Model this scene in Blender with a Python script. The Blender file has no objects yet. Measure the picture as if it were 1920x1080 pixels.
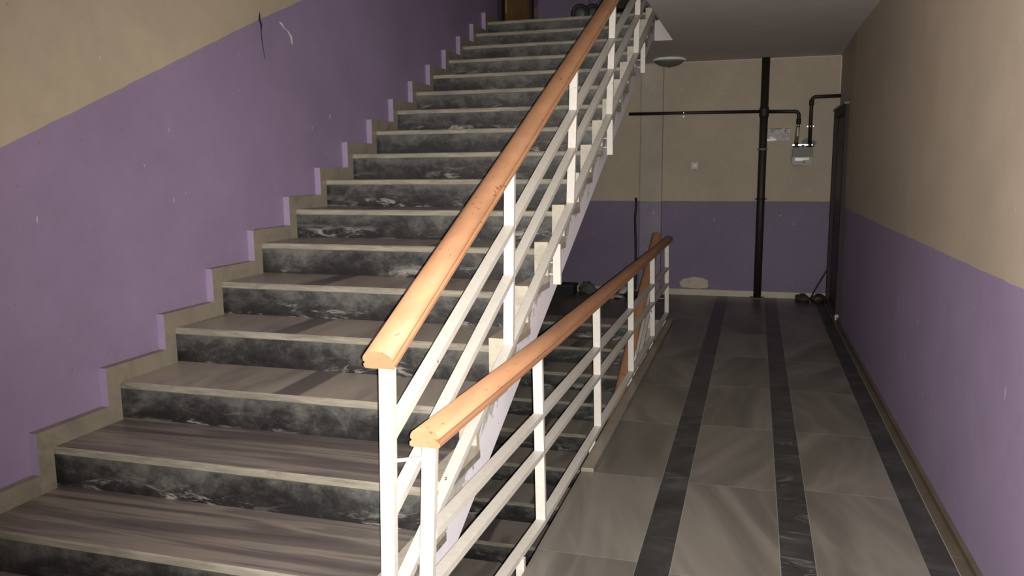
import bpy, bmesh, math, random
from mathutils import Vector, Matrix

random.seed(4)
sc = bpy.context.scene
col = sc.collection

# ------------------------------------------------------------------ camera
F = Vector((-0.2845199, 0.94723928, -0.14760143))
RT = Vector((0.95807643, 0.28637102, -0.0090103))
UP = Vector((-0.03373386, 0.14397706, 0.98900588))
CAM = Vector((0.0, 0.0, 1.5982))
cd = bpy.data.cameras.new('camera')
cam = bpy.data.objects.new('camera', cd)
col.objects.link(cam)
cd.sensor_width = 36.0
cd.sensor_fit = 'HORIZONTAL'
cd.lens = 1513.57 / 1920 * 36
cd.clip_start = 0.02
m = Matrix((RT, UP, -F)).transposed().to_4x4()
m.translation = CAM
cam.matrix_world = m
sc.camera = cam

# ------------------------------------------------------------------ view, world, lamps
sc.view_settings.view_transform = 'Standard'
sc.view_settings.look = 'None'
sc.view_settings.gamma = 1
sc.view_settings.exposure = 0.0
sc.view_settings.use_curve_mapping = False
w = bpy.data.worlds.new('world')
sc.world = w
w.use_nodes = True
w.node_tree.nodes['Background'].inputs[0].default_value = (0.5, 0.45, 0.4, 1)
w.node_tree.nodes['Background'].inputs[1].default_value = 0.01

# the phone's own flash, just beside the lens
fl = bpy.data.lights.new('phone_flash', 'SPOT')
fl.energy = 1040
fl.color = (1.0, 0.95, 0.90)
fl.shadow_soft_size = 0.003
fl.spot_size = math.radians(120)
fl.spot_blend = 1.0
flo = bpy.data.objects.new('phone_flash', fl)
col.objects.link(flo)
flo.matrix_world = m @ Matrix.Rotation(math.radians(-15), 4, 'Y') @ Matrix.Rotation(math.radians(6), 4, 'X')
flo.location = CAM + RT * 0.014 - UP * 0.006
# added unseen warm fill by the near landing, reddens the left edge; no known source
wl = bpy.data.lights.new('added_warm_fill', 'POINT')
wl.energy = 2.5
wl.color = (1.0, 0.45, 0.28)
wl.shadow_soft_size = 0.12
wlo = bpy.data.objects.new('added_warm_fill', wl)
col.objects.link(wlo)
wlo.location = (-2.2, 0.9, 1.9)

# ------------------------------------------------------------------ dimensions
Y0, RUN, RISE, ZN0 = 2.0677, 0.37457, 0.17, 0.34
KMIN, KMAX = -1, 16
H = 3.06
XL, XR = -2.65, -0.994           # stair between skirting face and open edge
XW = -2.69                       # left wall
XE = -0.836                      # corridor slab edge
YB = 10.2225                     # back wall
ZC = 2.84                        # ceiling
def yn(k): return Y0 + k * RUN
def zn(k): return ZN0 + k * RISE
def nz(y): return ZN0 + (y - Y0) / RUN * RISE
def xright(y):                   # right wall is not quite straight
    pts = [(-2.0, 0.915), (3.0, 0.893), (8.4, 0.864), (YB, 0.905)]
    for (a, xa), (b, xb) in zip(pts, pts[1:]):
        if y <= b: return xa + (xb - xa) * (y - a) / (b - a)
    return 0.905

# ------------------------------------------------------------------ materials
def mat(name):
    m_ = bpy.data.materials.new(name); m_.use_nodes = True
    nt = m_.node_tree; b = nt.nodes['Principled BSDF']
    return m_, nt, b
def nd(nt, t, **kw):
    n = nt.nodes.new(t)
    for k, v in kw.items():
        if k.startswith('i_'):
            key = k[2:]
            key = int(key) if key.isdigit() else key
            n.inputs[key].default_value = v
        else: setattr(n, k, v)
    return n
def mth(nt, op, a, b=None, c=None):
    n = nt.nodes.new('ShaderNodeMath'); n.operation = op
    for i, v in enumerate((a, b, c)):
        if v is None: continue
        if isinstance(v, (int, float)): n.inputs[i].default_value = v
        else: nt.links.new(v, n.inputs[i])
    return n.outputs[0]
def mix(nt, fac, a, b):
    n = nt.nodes.new('ShaderNodeMix'); n.data_type = 'RGBA'
    if isinstance(fac, (int, float)): n.inputs[0].default_value = fac
    else: nt.links.new(fac, n.inputs[0])
    for i, v in ((6, a), (7, b)):
        if isinstance(v, tuple): n.inputs[i].default_value = (*v, 1)
        else: nt.links.new(v, n.inputs[i])
    return n.outputs[2]
def objco(nt, scale=(1, 1, 1), loc=None, rot=(0, 0, 0)):
    t = nt.nodes.new('ShaderNodeTexCoord'); mp = nt.nodes.new('ShaderNodeMapping')
    mp.inputs['Scale'].default_value = scale; mp.inputs['Rotation'].default_value = rot
    nt.links.new(t.outputs['Object'], mp.inputs['Vector'])
    if loc is not None: nt.links.new(loc, mp.inputs['Location'])
    return mp.outputs[0]
def noise(nt, vec, scale, detail=4, rough=0.5, dist=0.0):
    n = nd(nt, 'ShaderNodeTexNoise', i_Scale=scale, i_Detail=detail, i_Roughness=rough, i_Distortion=dist)
    nt.links.new(vec, n.inputs['Vector'])
    return n.outputs['Fac']
def ramp(nt, fac, stops):
    r = nt.nodes.new('ShaderNodeValToRGB'); nt.links.new(fac, r.inputs[0])
    e = r.color_ramp.elements
    while len(e) < len(stops): e.new(0.5)
    for s, (p, c) in zip(e, stops):
        s.position = p; s.color = (*c, 1) if isinstance(c, tuple) else (c, c, c, 1)
    return r.outputs[0]
def maprange(nt, v, a, b, lo=0.0, hi=1.0):
    n = nd(nt, 'ShaderNodeMapRange'); nt.links.new(v, n.inputs[0])
    for i, x in ((1, a), (2, b), (3, lo), (4, hi)): n.inputs[i].default_value = x
    return n.outputs[0]
def bump(nt, b, h, strength=0.2, dist=0.01):
    n = nd(nt, 'ShaderNodeBump', i_Strength=strength, i_Distance=dist)
    nt.links.new(h, n.inputs['Height']); nt.links.new(n.outputs[0], b.inputs['Normal'])
def sepxyz(nt, v):
    s = nt.nodes.new('ShaderNodeSeparateXYZ'); nt.links.new(v, s.inputs[0]); return s.outputs
def plain(name, c, rough=0.5, metal=0.0, var=0.12, vs=8.0, bmp=0.0):
    m_, nt, b = mat(name)
    co = objco(nt); n = noise(nt, co, vs, 5, 0.6)
    lo = tuple(x * (1 - var) for x in c); hi = tuple(min(1, x * (1 + var)) for x in c)
    nt.links.new(ramp(nt, n, [(0.3, lo), (0.7, hi)]), b.inputs['Base Color'])
    b.inputs['Roughness'].default_value = rough; b.inputs['Metallic'].default_value = metal
    if bmp: bump(nt, b, noise(nt, co, vs * 6, 3), bmp, 0.004)
    return m_

BEIGE = (0.40, 0.335, 0.245)
LILAC = (0.250, 0.190, 0.300)
def wall_paint(name, mode, BEIGE=BEIGE, LILAC=LILAC, rough_=0.18, blot=1.0):
    m_, nt, b = mat(name)
    co = objco(nt); x, y, z = sepxyz(nt, co)
    wob = mth(nt, 'MULTIPLY', mth(nt, 'SUBTRACT', noise(nt, co, 9, 3), 0.5), 0.012)
    if mode == 'flat':
        d = mth(nt, 'SUBTRACT', z, 1.169)
    else:   # dado follows the flight, slightly kinked
        l1 = mth(nt, 'MULTIPLY_ADD', mth(nt, 'SUBTRACT', y, 4.068), 0.433, 2.422)
        l2 = mth(nt, 'MULTIPLY_ADD', mth(nt, 'SUBTRACT', y, 4.068), 0.406, 2.422)
        d = mth(nt, 'SUBTRACT', z, mth(nt, 'MINIMUM', l1, l2))
    d = mth(nt, 'ADD', d, wob)
    fr = mth(nt, 'FRACT', mth(nt, 'DIVIDE', mth(nt, 'ADD', d, 4 * H), H))
    purple = mth(nt, 'GREATER_THAN', fr, 0.575)
    n1 = noise(nt, co, 1.6, 5, 0.6); n2 = noise(nt, co, 14, 4, 0.6)
    f1 = maprange(nt, n1, 0.3, 0.7, 1 - 0.1 * blot, 1 + 0.08 * blot)
    f2 = maprange(nt, n2, 0.3, 0.7, 0.97, 1.03)
    c = mix(nt, purple, BEIGE, LILAC)
    mm = nt.nodes.new('ShaderNodeVectorMath'); mm.operation = 'SCALE'
    nt.links.new(c, mm.inputs[0]); nt.links.new(mth(nt, 'MULTIPLY', f1, f2), mm.inputs['Scale'])
    c = mm.outputs[0]
    # little white scuffs and dark flecks in the paint
    v = noise(nt, objco(nt, (1, 1, 0.35)), 33, 1, 0.3)
    sc_ = mth(nt, 'GREATER_THAN', v, 0.80)
    c = mix(nt, mth(nt, 'MULTIPLY', sc_, 0.5), c, (0.6, 0.55, 0.6))
    v2 = noise(nt, co, 47, 1, 0.3)
    c = mix(nt, mth(nt, 'MULTIPLY', mth(nt, 'GREATER_THAN', v2, 0.81), 0.45), c, (0.12, 0.09, 0.1))
    nt.links.new(c, b.inputs['Base Color'])
    b.inputs['Roughness'].default_value = 0.62
    bump(nt, b, noise(nt, co, 90 if blot == 1 else 30, 3, 0.6), rough_, 0.003 if blot == 1 else 0.01)
    return m_
M = {}
M['wall_flat'] = wall_paint('painted_plaster_dado', 'flat')
M['wall_stair'] = wall_paint('painted_plaster_sloped_dado', 'stair')
M['wall_back'] = wall_paint('back_wall_paint_shaded', 'flat', (0.40, 0.335, 0.245), (0.150, 0.118, 0.190))  # same wall paint, lilac darkened so the shade sits in the colour
M['wall_right'] = wall_paint('right_wall_paint_lit', 'flat', (0.44, 0.37, 0.285), (0.290, 0.228, 0.355))  # same wall paint made paler, stronger light put into the colour
M['casing'] = wall_paint('rough_casing_plaster', 'flat', (0.40, 0.345, 0.275), (0.22, 0.185, 0.25), 0.6, 2.2)
M['lilac'] = plain('lilac_paint', (0.29, 0.225, 0.335), 0.6, 0, 0.06)
M['ceiling'] = plain('ceiling_paint', (0.58, 0.53, 0.50), 0.8, 0, 0.05, 3)
M['white_slab'] = plain('white_slab_paint', (0.62, 0.59, 0.58), 0.8, 0, 0.06, 6)
M['beige'] = plain('beige_paint', BEIGE, 0.7, 0, 0.07)

def marble(name, kind):
    m_, nt, b = mat(name)
    if kind in ('floor_pale', 'floor_dark'):
        at = nd(nt, 'ShaderNodeAttribute', attribute_name='tile')
        rv = at.outputs['Vector']
        base = objco(nt)
        add = nt.nodes.new('ShaderNodeVectorMath'); add.operation = 'MULTIPLY_ADD'
        nt.links.new(rv, add.inputs[0]); add.inputs[1].default_value = (17, 23, 5); nt.links.new(base, add.inputs[2])
        vr = nd(nt, 'ShaderNodeVectorRotate', rotation_type='Z_AXIS')
        nt.links.new(add.outputs[0], vr.inputs['Vector'])
        rx, ry, rz = sepxyz(nt, rv)
        nt.links.new(mth(nt, 'MULTIPLY_ADD', rx, 1.1, -0.55), vr.inputs['Angle'])
        co = vr.outputs[0]
    else:
        oi = nt.nodes.new('ShaderNodeObjectInfo')
        r = oi.outputs['Random']
        cb = nt.nodes.new('ShaderNodeCombineXYZ')
        nt.links.new(mth(nt, 'MULTIPLY', r, 31.0), cb.inputs[2])
        base = objco(nt)
        add = nt.nodes.new('ShaderNodeVectorMath'); add.operation = 'ADD'
        nt.links.new(cb.outputs[0], add.inputs[0]); nt.links.new(base, add.inputs[1])
        co = add.outputs[0]; ry = r
    def mapped(scale, rot=(0, 0, 0)):
        mp = nt.nodes.new('ShaderNodeMapping'); mp.inputs['Scale'].default_value = scale
        mp.inputs['Rotation'].default_value = rot; nt.links.new(co, mp.inputs['Vector']); return mp.outputs[0]
    if kind == 'floor_pale':
        n1 = noise(nt, mapped((1.9, 0.4, 1)), 1.5, 4, 0.5, 0.5)
        c = ramp(nt, n1, [(0.28, (0.088, 0.080, 0.070)), (0.47, (0.125, 0.115, 0.098)), (0.58, (0.175, 0.160, 0.138)), (0.70, (0.118, 0.107, 0.093))])
        n2 = noise(nt, mapped((2.4, 0.3, 1), (0, 0, 0.3)), 1.4, 2, 0.45, 0.5)
        vein = maprange(nt, mth(nt, 'ABSOLUTE', mth(nt, 'SUBTRACT', n2, 0.5)), 0.0, 0.035, 0.22, 0.0)
        c = mix(nt, vein, c, (0.22, 0.205, 0.185))
        rough = 0.36
        b.inputs['Specular IOR Level'].default_value = 0.3
    elif kind == 'floor_dark':
        n1 = noise(nt, mapped((1, 1, 1)), 5, 6, 0.62, 0.5)
        c = ramp(nt, n1, [(0.3, (0.022, 0.021, 0.020)), (0.55, (0.040, 0.039, 0.038)), (0.75, (0.07, 0.069, 0.067))])
        n2 = noise(nt, mapped((0.7, 3.5, 1), (0, 0, 0.25)), 1.6, 3, 0.5, 1.0)
        vein = maprange(nt, mth(nt, 'ABSOLUTE', mth(nt, 'SUBTRACT', n2, 0.5)), 0.0, 0.012, 0.5, 0.0)
        c = mix(nt, mth(nt, 'MULTIPLY', vein, mth(nt, 'GREATER_THAN', noise(nt, co, 2.0, 1), 0.55)), c, (0.18, 0.175, 0.165))
        rough = 0.38
        b.inputs['Specular IOR Level'].default_value = 0.3
    elif kind == 'streaky':
        n1 = noise(nt, mapped((0.22, 3.6, 2.0), (0, 0, 0.08)), 3.0, 4, 0.55, 0.5)
        c = ramp(nt, n1, [(0.34, (0.085, 0.070, 0.068)), (0.45, (0.135, 0.115, 0.108)), (0.54, (0.25, 0.215, 0.185)), (0.62, (0.14, 0.12, 0.11)), (0.70, (0.22, 0.19, 0.165))])
        rough = 0.38
    elif kind == 'banded':
        x, y, z = sepxyz(nt, base)
        n0 = noise(nt, mapped((1.2, 0.8, 1)), 1.4, 2, 0.5)
        # bands run slightly across the depth of the tread
        u = mth(nt, 'ADD', x, mth(nt, 'MULTIPLY_ADD', n0, 0.10, -0.05))
        ba = nd(nt, 'ShaderNodeAttribute', attribute_type='OBJECT', attribute_name='band')
        d = mth(nt, 'ABSOLUTE', mth(nt, 'SUBTRACT', u, ba.outputs['Fac']))
        band = maprange(nt, d, 0.055, 0.075, 1.0, 0.0)
        d2 = mth(nt, 'ABSOLUTE', mth(nt, 'SUBTRACT', u, mth(nt, 'ADD', ba.outputs['Fac'], 0.42)))
        band = mth(nt, 'MAXIMUM', band, maprange(nt, d2, 0.03, 0.06, 0.4, 0.0))
        n1 = noise(nt, mapped((3.2, 0.8, 1), (0, 0, 0.2)), 1.9, 4, 0.55, 0.3)
        c = ramp(nt, n1, [(0.3, (0.21, 0.185, 0.16)), (0.45, (0.32, 0.28, 0.24)), (0.6, (0.35, 0.31, 0.265)), (0.72, (0.23, 0.20, 0.18))])
        c = mix(nt, mth(nt, 'MULTIPLY', band, 0.88), c, (0.10, 0.088, 0.09))
        rough = 0.38
    elif kind == 'riser':
        x, y, z = sepxyz(nt, base)
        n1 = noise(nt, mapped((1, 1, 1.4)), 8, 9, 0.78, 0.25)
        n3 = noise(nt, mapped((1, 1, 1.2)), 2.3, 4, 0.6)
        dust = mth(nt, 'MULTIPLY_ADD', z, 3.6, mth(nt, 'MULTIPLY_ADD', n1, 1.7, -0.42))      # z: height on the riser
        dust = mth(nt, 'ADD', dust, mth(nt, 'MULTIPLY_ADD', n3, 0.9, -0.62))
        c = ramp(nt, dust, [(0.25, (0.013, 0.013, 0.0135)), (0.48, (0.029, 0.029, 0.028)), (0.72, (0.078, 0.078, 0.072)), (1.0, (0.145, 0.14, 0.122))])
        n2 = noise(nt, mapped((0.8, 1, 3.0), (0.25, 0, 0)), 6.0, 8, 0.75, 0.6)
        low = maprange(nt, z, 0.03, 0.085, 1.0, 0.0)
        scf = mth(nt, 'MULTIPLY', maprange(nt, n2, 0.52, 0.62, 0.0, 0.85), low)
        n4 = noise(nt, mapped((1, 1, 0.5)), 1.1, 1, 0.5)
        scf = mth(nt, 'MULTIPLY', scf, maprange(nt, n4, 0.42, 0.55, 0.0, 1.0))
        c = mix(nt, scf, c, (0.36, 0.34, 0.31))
        n5 = noise(nt, mapped((2.2, 1, 1.0), (0.0, 0.5, 0)), 3.0, 3, 0.5, 1.5)
        vein = maprange(nt, mth(nt, 'ABSOLUTE', mth(nt, 'SUBTRACT', n5, 0.5)), 0.0, 0.012, 0.05, 0.0)
        c = mix(nt, vein, c, (0.2, 0.2, 0.19))
        rough = 0.45
    elif kind == 'skirt':
        n1 = noise(nt, mapped((1, 1, 1)), 3.5, 6, 0.65, 1.2)
        c = ramp(nt, n1, [(0.3, (0.155, 0.135, 0.105)), (0.5, (0.235, 0.205, 0.155)), (0.7, (0.165, 0.15, 0.125))])
        rough = 0.4
    elif kind == 'cream':
        n1 = noise(nt, mapped((2, 2, 2)), 7.0, 5, 0.65, 0.4)
        c = ramp(nt, n1, [(0.3, (0.34, 0.31, 0.24)), (0.55, (0.47, 0.43, 0.345)), (0.75, (0.40, 0.36, 0.28))])
        rough = 0.4
    elif kind == 'nose':
        n1 = noise(nt, mapped((0.7, 2, 6)), 6.0, 6, 0.7, 0.6)
        c = ramp(nt, n1, [(0.3, (0.15, 0.138, 0.11)), (0.5, (0.26, 0.24, 0.19)), (0.7, (0.36, 0.335, 0.27))])
        rough = 0.35
    nt.links.new(c, b.inputs['Base Color'])
    b.inputs['Roughness'].default_value = rough
    return m_
for k in ('floor_pale', 'floor_dark', 'streaky', 'banded', 'riser', 'skirt', 'cream', 'nose'):
    M[k] = marble('marble_' + k, k)
M['grout'] = plain('pale_grout', (0.27, 0.25, 0.22), 0.8)

def rail_paint():
    m_, nt, b = mat('white_gloss_paint'); co = objco(nt)
    n = noise(nt, co, 40, 4, 0.7)
    chips = mth(nt, 'GREATER_THAN', noise(nt, objco(nt, (1, 1, 0.8)), 28, 2, 0.4), 0.79)
    c = ramp(nt, n, [(0.3, (0.52, 0.495, 0.445)), (0.7, (0.60, 0.575, 0.52))])
    c = mix(nt, chips, c, (0.12, 0.09, 0.07))
    nt.links.new(c, b.inputs['Base Color']); b.inputs['Roughness'].default_value = 0.45
    return m_
M['rail'] = rail_paint()
def handrail_mat():
    m_, nt, b = mat('worn_orange_varnish'); co = objco(nt)
    n = noise(nt, objco(nt, (6, 0.7, 6)), 3, 4, 0.6)
    c = ramp(nt, n, [(0.3, (0.35, 0.180, 0.094)), (0.7, (0.44, 0.230, 0.125))])
    ch = noise(nt, objco(nt, (1.0, 0.5, 1.0)), 55, 3, 0.6)
    area = noise(nt, co, 2.2, 1)
    chip = mth(nt, 'MULTIPLY', mth(nt, 'GREATER_THAN', ch, 0.66), mth(nt, 'GREATER_THAN', area, 0.44))
    c = mix(nt, mth(nt, 'MULTIPLY', chip, 0.8), c, (0.17, 0.07, 0.03))
    nt.links.new(c, b.inputs['Base Color']); b.inputs['Roughness'].default_value = 0.55
    b.inputs['Specular IOR Level'].default_value = 0.3
    return m_
M['handrail'] = handrail_mat()
def stringer_mat():
    m_, nt, b = mat('flight_side_paint'); co = objco(nt); x, y, z = sepxyz(nt, co)
    h = mth(nt, 'SUBTRACT', z, mth(nt, 'MULTIPLY', y, RISE / RUN))       # height measured along the slope
    h = mth(nt, 'SUBTRACT', h, ZN0 - Y0 * RISE / RUN)
    n = noise(nt, co, 7, 6, 0.65, 0.6)
    v = mth(nt, 'MULTIPLY_ADD', mth(nt, 'SUBTRACT', n, 0.5), 0.5, h)
    msk = maprange(nt, v, -0.215, -0.195, 0.0, 1.0)
    n2 = noise(nt, co, 2.2, 4, 0.6)
    base = ramp(nt, n2, [(0.3, (0.76, 0.73, 0.79)), (0.7, (0.84, 0.81, 0.86))])
    plast = ramp(nt, noise(nt, co, 12, 5, 0.7), [(0.3, (0.33, 0.32, 0.28)), (0.6, (0.47, 0.45, 0.40)), (0.75, (0.62, 0.60, 0.55))])
    c = mix(nt, msk, base, plast)
    fleck = mth(nt, 'GREATER_THAN', noise(nt, co, 45, 1), 0.8)
    c = mix(nt, fleck, c, (0.15, 0.14, 0.13))
    nt.links.new(c, b.inputs['Base Color']); b.inputs['Roughness'].default_value = 0.75
    bump(nt, b, noise(nt, co, 25, 5), 0.3, 0.004)
    return m_
M['stringer'] = stringer_mat()
M['pipe'] = plain('dark_brown_pipe_paint', (0.014, 0.010, 0.007), 0.6)
M['brass'] = plain('dull_clamp_metal', (0.16, 0.14, 0.11), 0.5)
M['grey_pipe'] = plain('olive_flexible_hose', (0.15, 0.13, 0.07), 0.5)
M['chrome'] = plain('bright_metal', (0.75, 0.75, 0.74), 0.18, 1.0)
M['meter_top'] = plain('dark_grey_metal', (0.115, 0.11, 0.10), 0.5)
M['meter_body'] = plain('light_grey_metal', (0.30, 0.28, 0.25), 0.5)
M['dial'] = plain('counter_window', (0.92, 0.91, 0.86), 0.12)  # near-white: flash highlight on the meter window painted in; also white switch button
M['dial_yellow'] = plain('counter_yellow', (0.50, 0.48, 0.14), 0.3)
M['paper'] = plain('creased_paper', (0.37, 0.345, 0.34), 0.35, 0, 0.1, 20, 0.5)
M['paper_hi'] = plain('glossy_film', (0.90, 0.86, 0.80), 0.2, 0, 0.15, 25, 0.6)
M['ink'] = plain('dark_ink', (0.07, 0.06, 0.05), 0.6)
M['green'] = plain('dark_green_plastic', (0.045, 0.06, 0.055), 0.5)
M['wood'] = plain('dark_brown_door_wood', (0.014, 0.007, 0.006), 0.7, 0, 0.25, 5)
M['leaf'] = plain('grey_brown_door_leaf', (0.034, 0.025, 0.022), 0.55, 0, 0.25, 4)
M['ochre'] = plain('ochre_door_wood', (0.34, 0.19, 0.05), 0.45, 0, 0.2, 6)
M['lamp_white'] = plain('white_metal_rim', (0.85, 0.84, 0.80), 0.4)
M['lamp_glass'] = plain('grey_frosted_glass', (0.13, 0.135, 0.125), 0.5)
M['switch'] = plain('cream_plastic', (0.42, 0.37, 0.31), 0.4)
M['pipechase'] = plain('rough_beige_plaster', (0.37, 0.31, 0.25), 0.8, 0, 0.15, 8, 0.6)
M['black'] = plain('black_fabric', (0.014, 0.013, 0.015), 0.85)
M['rubber'] = plain('black_rubber', (0.010, 0.010, 0.010), 0.6)
M['wheelgrey'] = plain('dark_grey_plastic', (0.05, 0.05, 0.055), 0.5)
M['sack'] = plain('grey_green_sacking', (0.075, 0.08, 0.07), 0.9, 0, 0.3, 12, 0.6)
M['bag'] = plain('white_crumpled_plastic', (0.35, 0.33, 0.31), 0.4, 0, 0.35, 14, 0.8)
M['shoe'] = plain('brown_leather', (0.050, 0.040, 0.028), 0.5, 0, 0.3, 12)
M['sole'] = plain('dark_sole', (0.014, 0.010, 0.009), 0.7)
M['crack'] = plain('dark_crack', (0.02, 0.012, 0.02), 0.9)
M['scratch'] = plain('bare_white_plaster', (0.55, 0.51, 0.52), 0.9)
M['patchm'] = plain('bare_cream_filler', (0.46, 0.41, 0.33), 0.9, 0, 0.15, 10, 0.5)
M['sandstone'] = plain('pale_skirting_stone', (0.40, 0.36, 0.28), 0.45, 0, 0.12, 4)
M['brown_skirt'] = plain('brown_skirting_stone', (0.095, 0.075, 0.052), 0.45, 0, 0.15, 5)
M['lowfloor'] = M['floor_pale']

# ------------------------------------------------------------------ mesh helpers
class MB:
    def __init__(s): s.bm = bmesh.new(); s.tl = s.bm.faces.layers.float_color if False else None
    def poly_prism(s, pts, axis, a, b, mi=0):
        """outline pts extruded along axis from a to b"""
        def P(p, t):
            if axis == 'x': return (t, p[0], p[1])
            if axis == 'y': return (p[0], t, p[1])
            return (p[0], p[1], t)
        A = [s.bm.verts.new(P(p, a)) for p in pts]; B = [s.bm.verts.new(P(p, b)) for p in pts]
        fs = [s.bm.faces.new(A), s.bm.faces.new(B[::-1])]
        n = len(pts)
        for i in range(n): fs.append(s.bm.faces.new((A[i], B[i], B[(i + 1) % n], A[(i + 1) % n])))
        for f in fs: f.material_index = mi
        return fs
    def box(s, x0, x1, y0, y1, z0, z1, mi=0, bev=0.0):
        fs = s.poly_prism([(x0, y0), (x1, y0), (x1, y1), (x0, y1)], 'z', z0, z1, mi)
        if bev:
            es = list({e for f in fs for e in f.edges})
            r = bmesh.ops.bevel(s.bm, geom=es, offset=bev, segments=2, affect='EDGES', profile=0.6)
            for f in r['faces']: f.material_index = mi
        return fs
    def hexa(s, c8, mi=0):
        v = [s.bm.verts.new(c) for c in c8]
        for q in ((0, 1, 2, 3), (7, 6, 5, 4), (0, 4, 5, 1), (1, 5, 6, 2), (2, 6, 7, 3), (3, 7, 4, 0)):
            f = s.bm.faces.new([v[i] for i in q]); f.material_index = mi
    def bar(s, A, B, w, t, mi=0):
        """flat bar: w across x, t thick, from A to B, plumb-cut ends"""
        A, B = Vector(A), Vector(B); d = (B - A)
        n = Vector((0, -d.z, d.y)).normalized()
        hz = t / max(0.2, abs(n.z)) / 2 if abs(n.z) > 0.2 else t / 2
        up = Vector((0, 0, 1)) if abs(n.z) > 0.2 else Vector((0, 1, 0))
        sx = Vector((w / 2, 0, 0)); u = up * hz
        s.hexa([A - sx - u, A + sx - u, A + sx + u, A - sx + u, B - sx - u, B + sx - u, B + sx + u, B - sx + u], mi)
    def tube(s, pts, r, seg=12, mi=0, cap=True):
        pts = [Vector(p) for p in pts]
        rings = []; prev = None
        for i, p in enumerate(pts):
            if i == 0: t = pts[1] - p
            elif i == len(pts) - 1: t = p - pts[i - 1]
            else: t = (pts[i + 1] - p).normalized() + (p - pts[i - 1]).normalized()
            t.normalize()
            if prev is None:
                a = Vector((0, 0, 1)) if abs(t.z) < 0.9 else Vector((1, 0, 0))
                u = t.cross(a).normalized()
            else: u = (prev - t * prev.dot(t)).normalized()
            prev = u; v = t.cross(u)
            rr = r[i] if isinstance(r, (list, tuple)) else r
            rings.append([s.bm.verts.new(p + (u * math.cos(2 * math.pi * k / seg) + v * math.sin(2 * math.pi * k / seg)) * rr) for k in range(seg)])
        for a, b in zip(rings, rings[1:]):
            for k in range(seg):
                f = s.bm.faces.new((a[k], a[(k + 1) % seg], b[(k + 1) % seg], b[k])); f.smooth = True; f.material_index = mi
        if cap:
            for rg in (rings[0], rings[-1]):
                f = s.bm.faces.new(rg); f.material_index = mi
    def lathe(s, prof, c, axis='z', seg=24, mi=0):
        c = Vector(c); rings = []
        for r, h in prof:
            ring = []
            for k in range(seg):
                a = 2 * math.pi * k / seg; ca, sa = r * math.cos(a), r * math.sin(a)
                o = {'z': (ca, sa, h), 'y': (ca, h, sa), 'x': (h, ca, sa)}[axis]
                ring.append(s.bm.verts.new(c + Vector(o)))
            rings.append(ring)
        for a, b in zip(rings, rings[1:]):
            for k in range(seg):
                f = s.bm.faces.new((a[k], a[(k + 1) % seg], b[(k + 1) % seg], b[k])); f.smooth = True; f.material_index = mi
        for rg in (rings[0], rings[-1]):
            if (rg[0].co - rg[seg // 2].co).length > 1e-4:
                f = s.bm.faces.new(rg); f.material_index = mi
    def blob(s, c, r, amp=0.15, seed=0, mi=0, sub=3):
        res = bmesh.ops.create_icosphere(s.bm, subdivisions=sub, radius=1.0)
        rnd = random.Random(seed)
        ks = [(Vector((rnd.uniform(-1, 1), rnd.uniform(-1, 1), rnd.uniform(-1, 1))) * rnd.uniform(2, 7), rnd.uniform(0, 6.3)) for _ in range(7)]
        for v in res['verts']:
            p = v.co.copy(); d = 1 + amp * sum(math.sin(p.dot(k) + ph) for k, ph in ks) / 2.5
            q = Vector((p.x * r[0] * d, p.y * r[1] * d, p.z * r[2] * d))
            v.co = Vector(c) + Vector((q.x, q.y, max(q.z, -r[2] * 0.8)))
        for f in s.bm.faces: f.smooth = True
    def build(s, name, mats, parent=None):
        bmesh.ops.remove_doubles(s.bm, verts=s.bm.verts, dist=1e-6)
        bmesh.ops.recalc_face_normals(s.bm, faces=s.bm.faces)
        me = bpy.data.meshes.new(name); s.bm.to_mesh(me); s.bm.free()
        if not isinstance(mats, (list, tuple)): mats = [mats]
        for m_ in mats: me.materials.append(m_)
        o = bpy.data.objects.new(name, me); col.objects.link(o)
        if parent is not None:
            off = wloc(parent)
            me.transform(Matrix.Translation(-off)); o.parent = parent
        return o
def wloc(o):
    v = Vector((0, 0, 0))
    while o is not None: v += o.location; o = o.parent
    return v
def thing(name, label, cat, loc=(0, 0, 0), group=None):
    o = bpy.data.objects.new(name, None); col.objects.link(o); o.location = loc
    o.empty_display_size = 0.1
    return tag(o, label, cat, group)
def tag(o, label, cat, group=None):
    o['label'] = label; o['category'] = cat
    if group: o['group'] = group
    return o
def struct(o, label=None):
    o['kind'] = 'structure'
    if label: o['label'] = label
    return o
def copy_tree(o, parent=None):
    c = o.copy(); col.objects.link(c); c.parent = parent
    for ch in list(o.children): copy_tree(ch, c)
    return c

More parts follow.
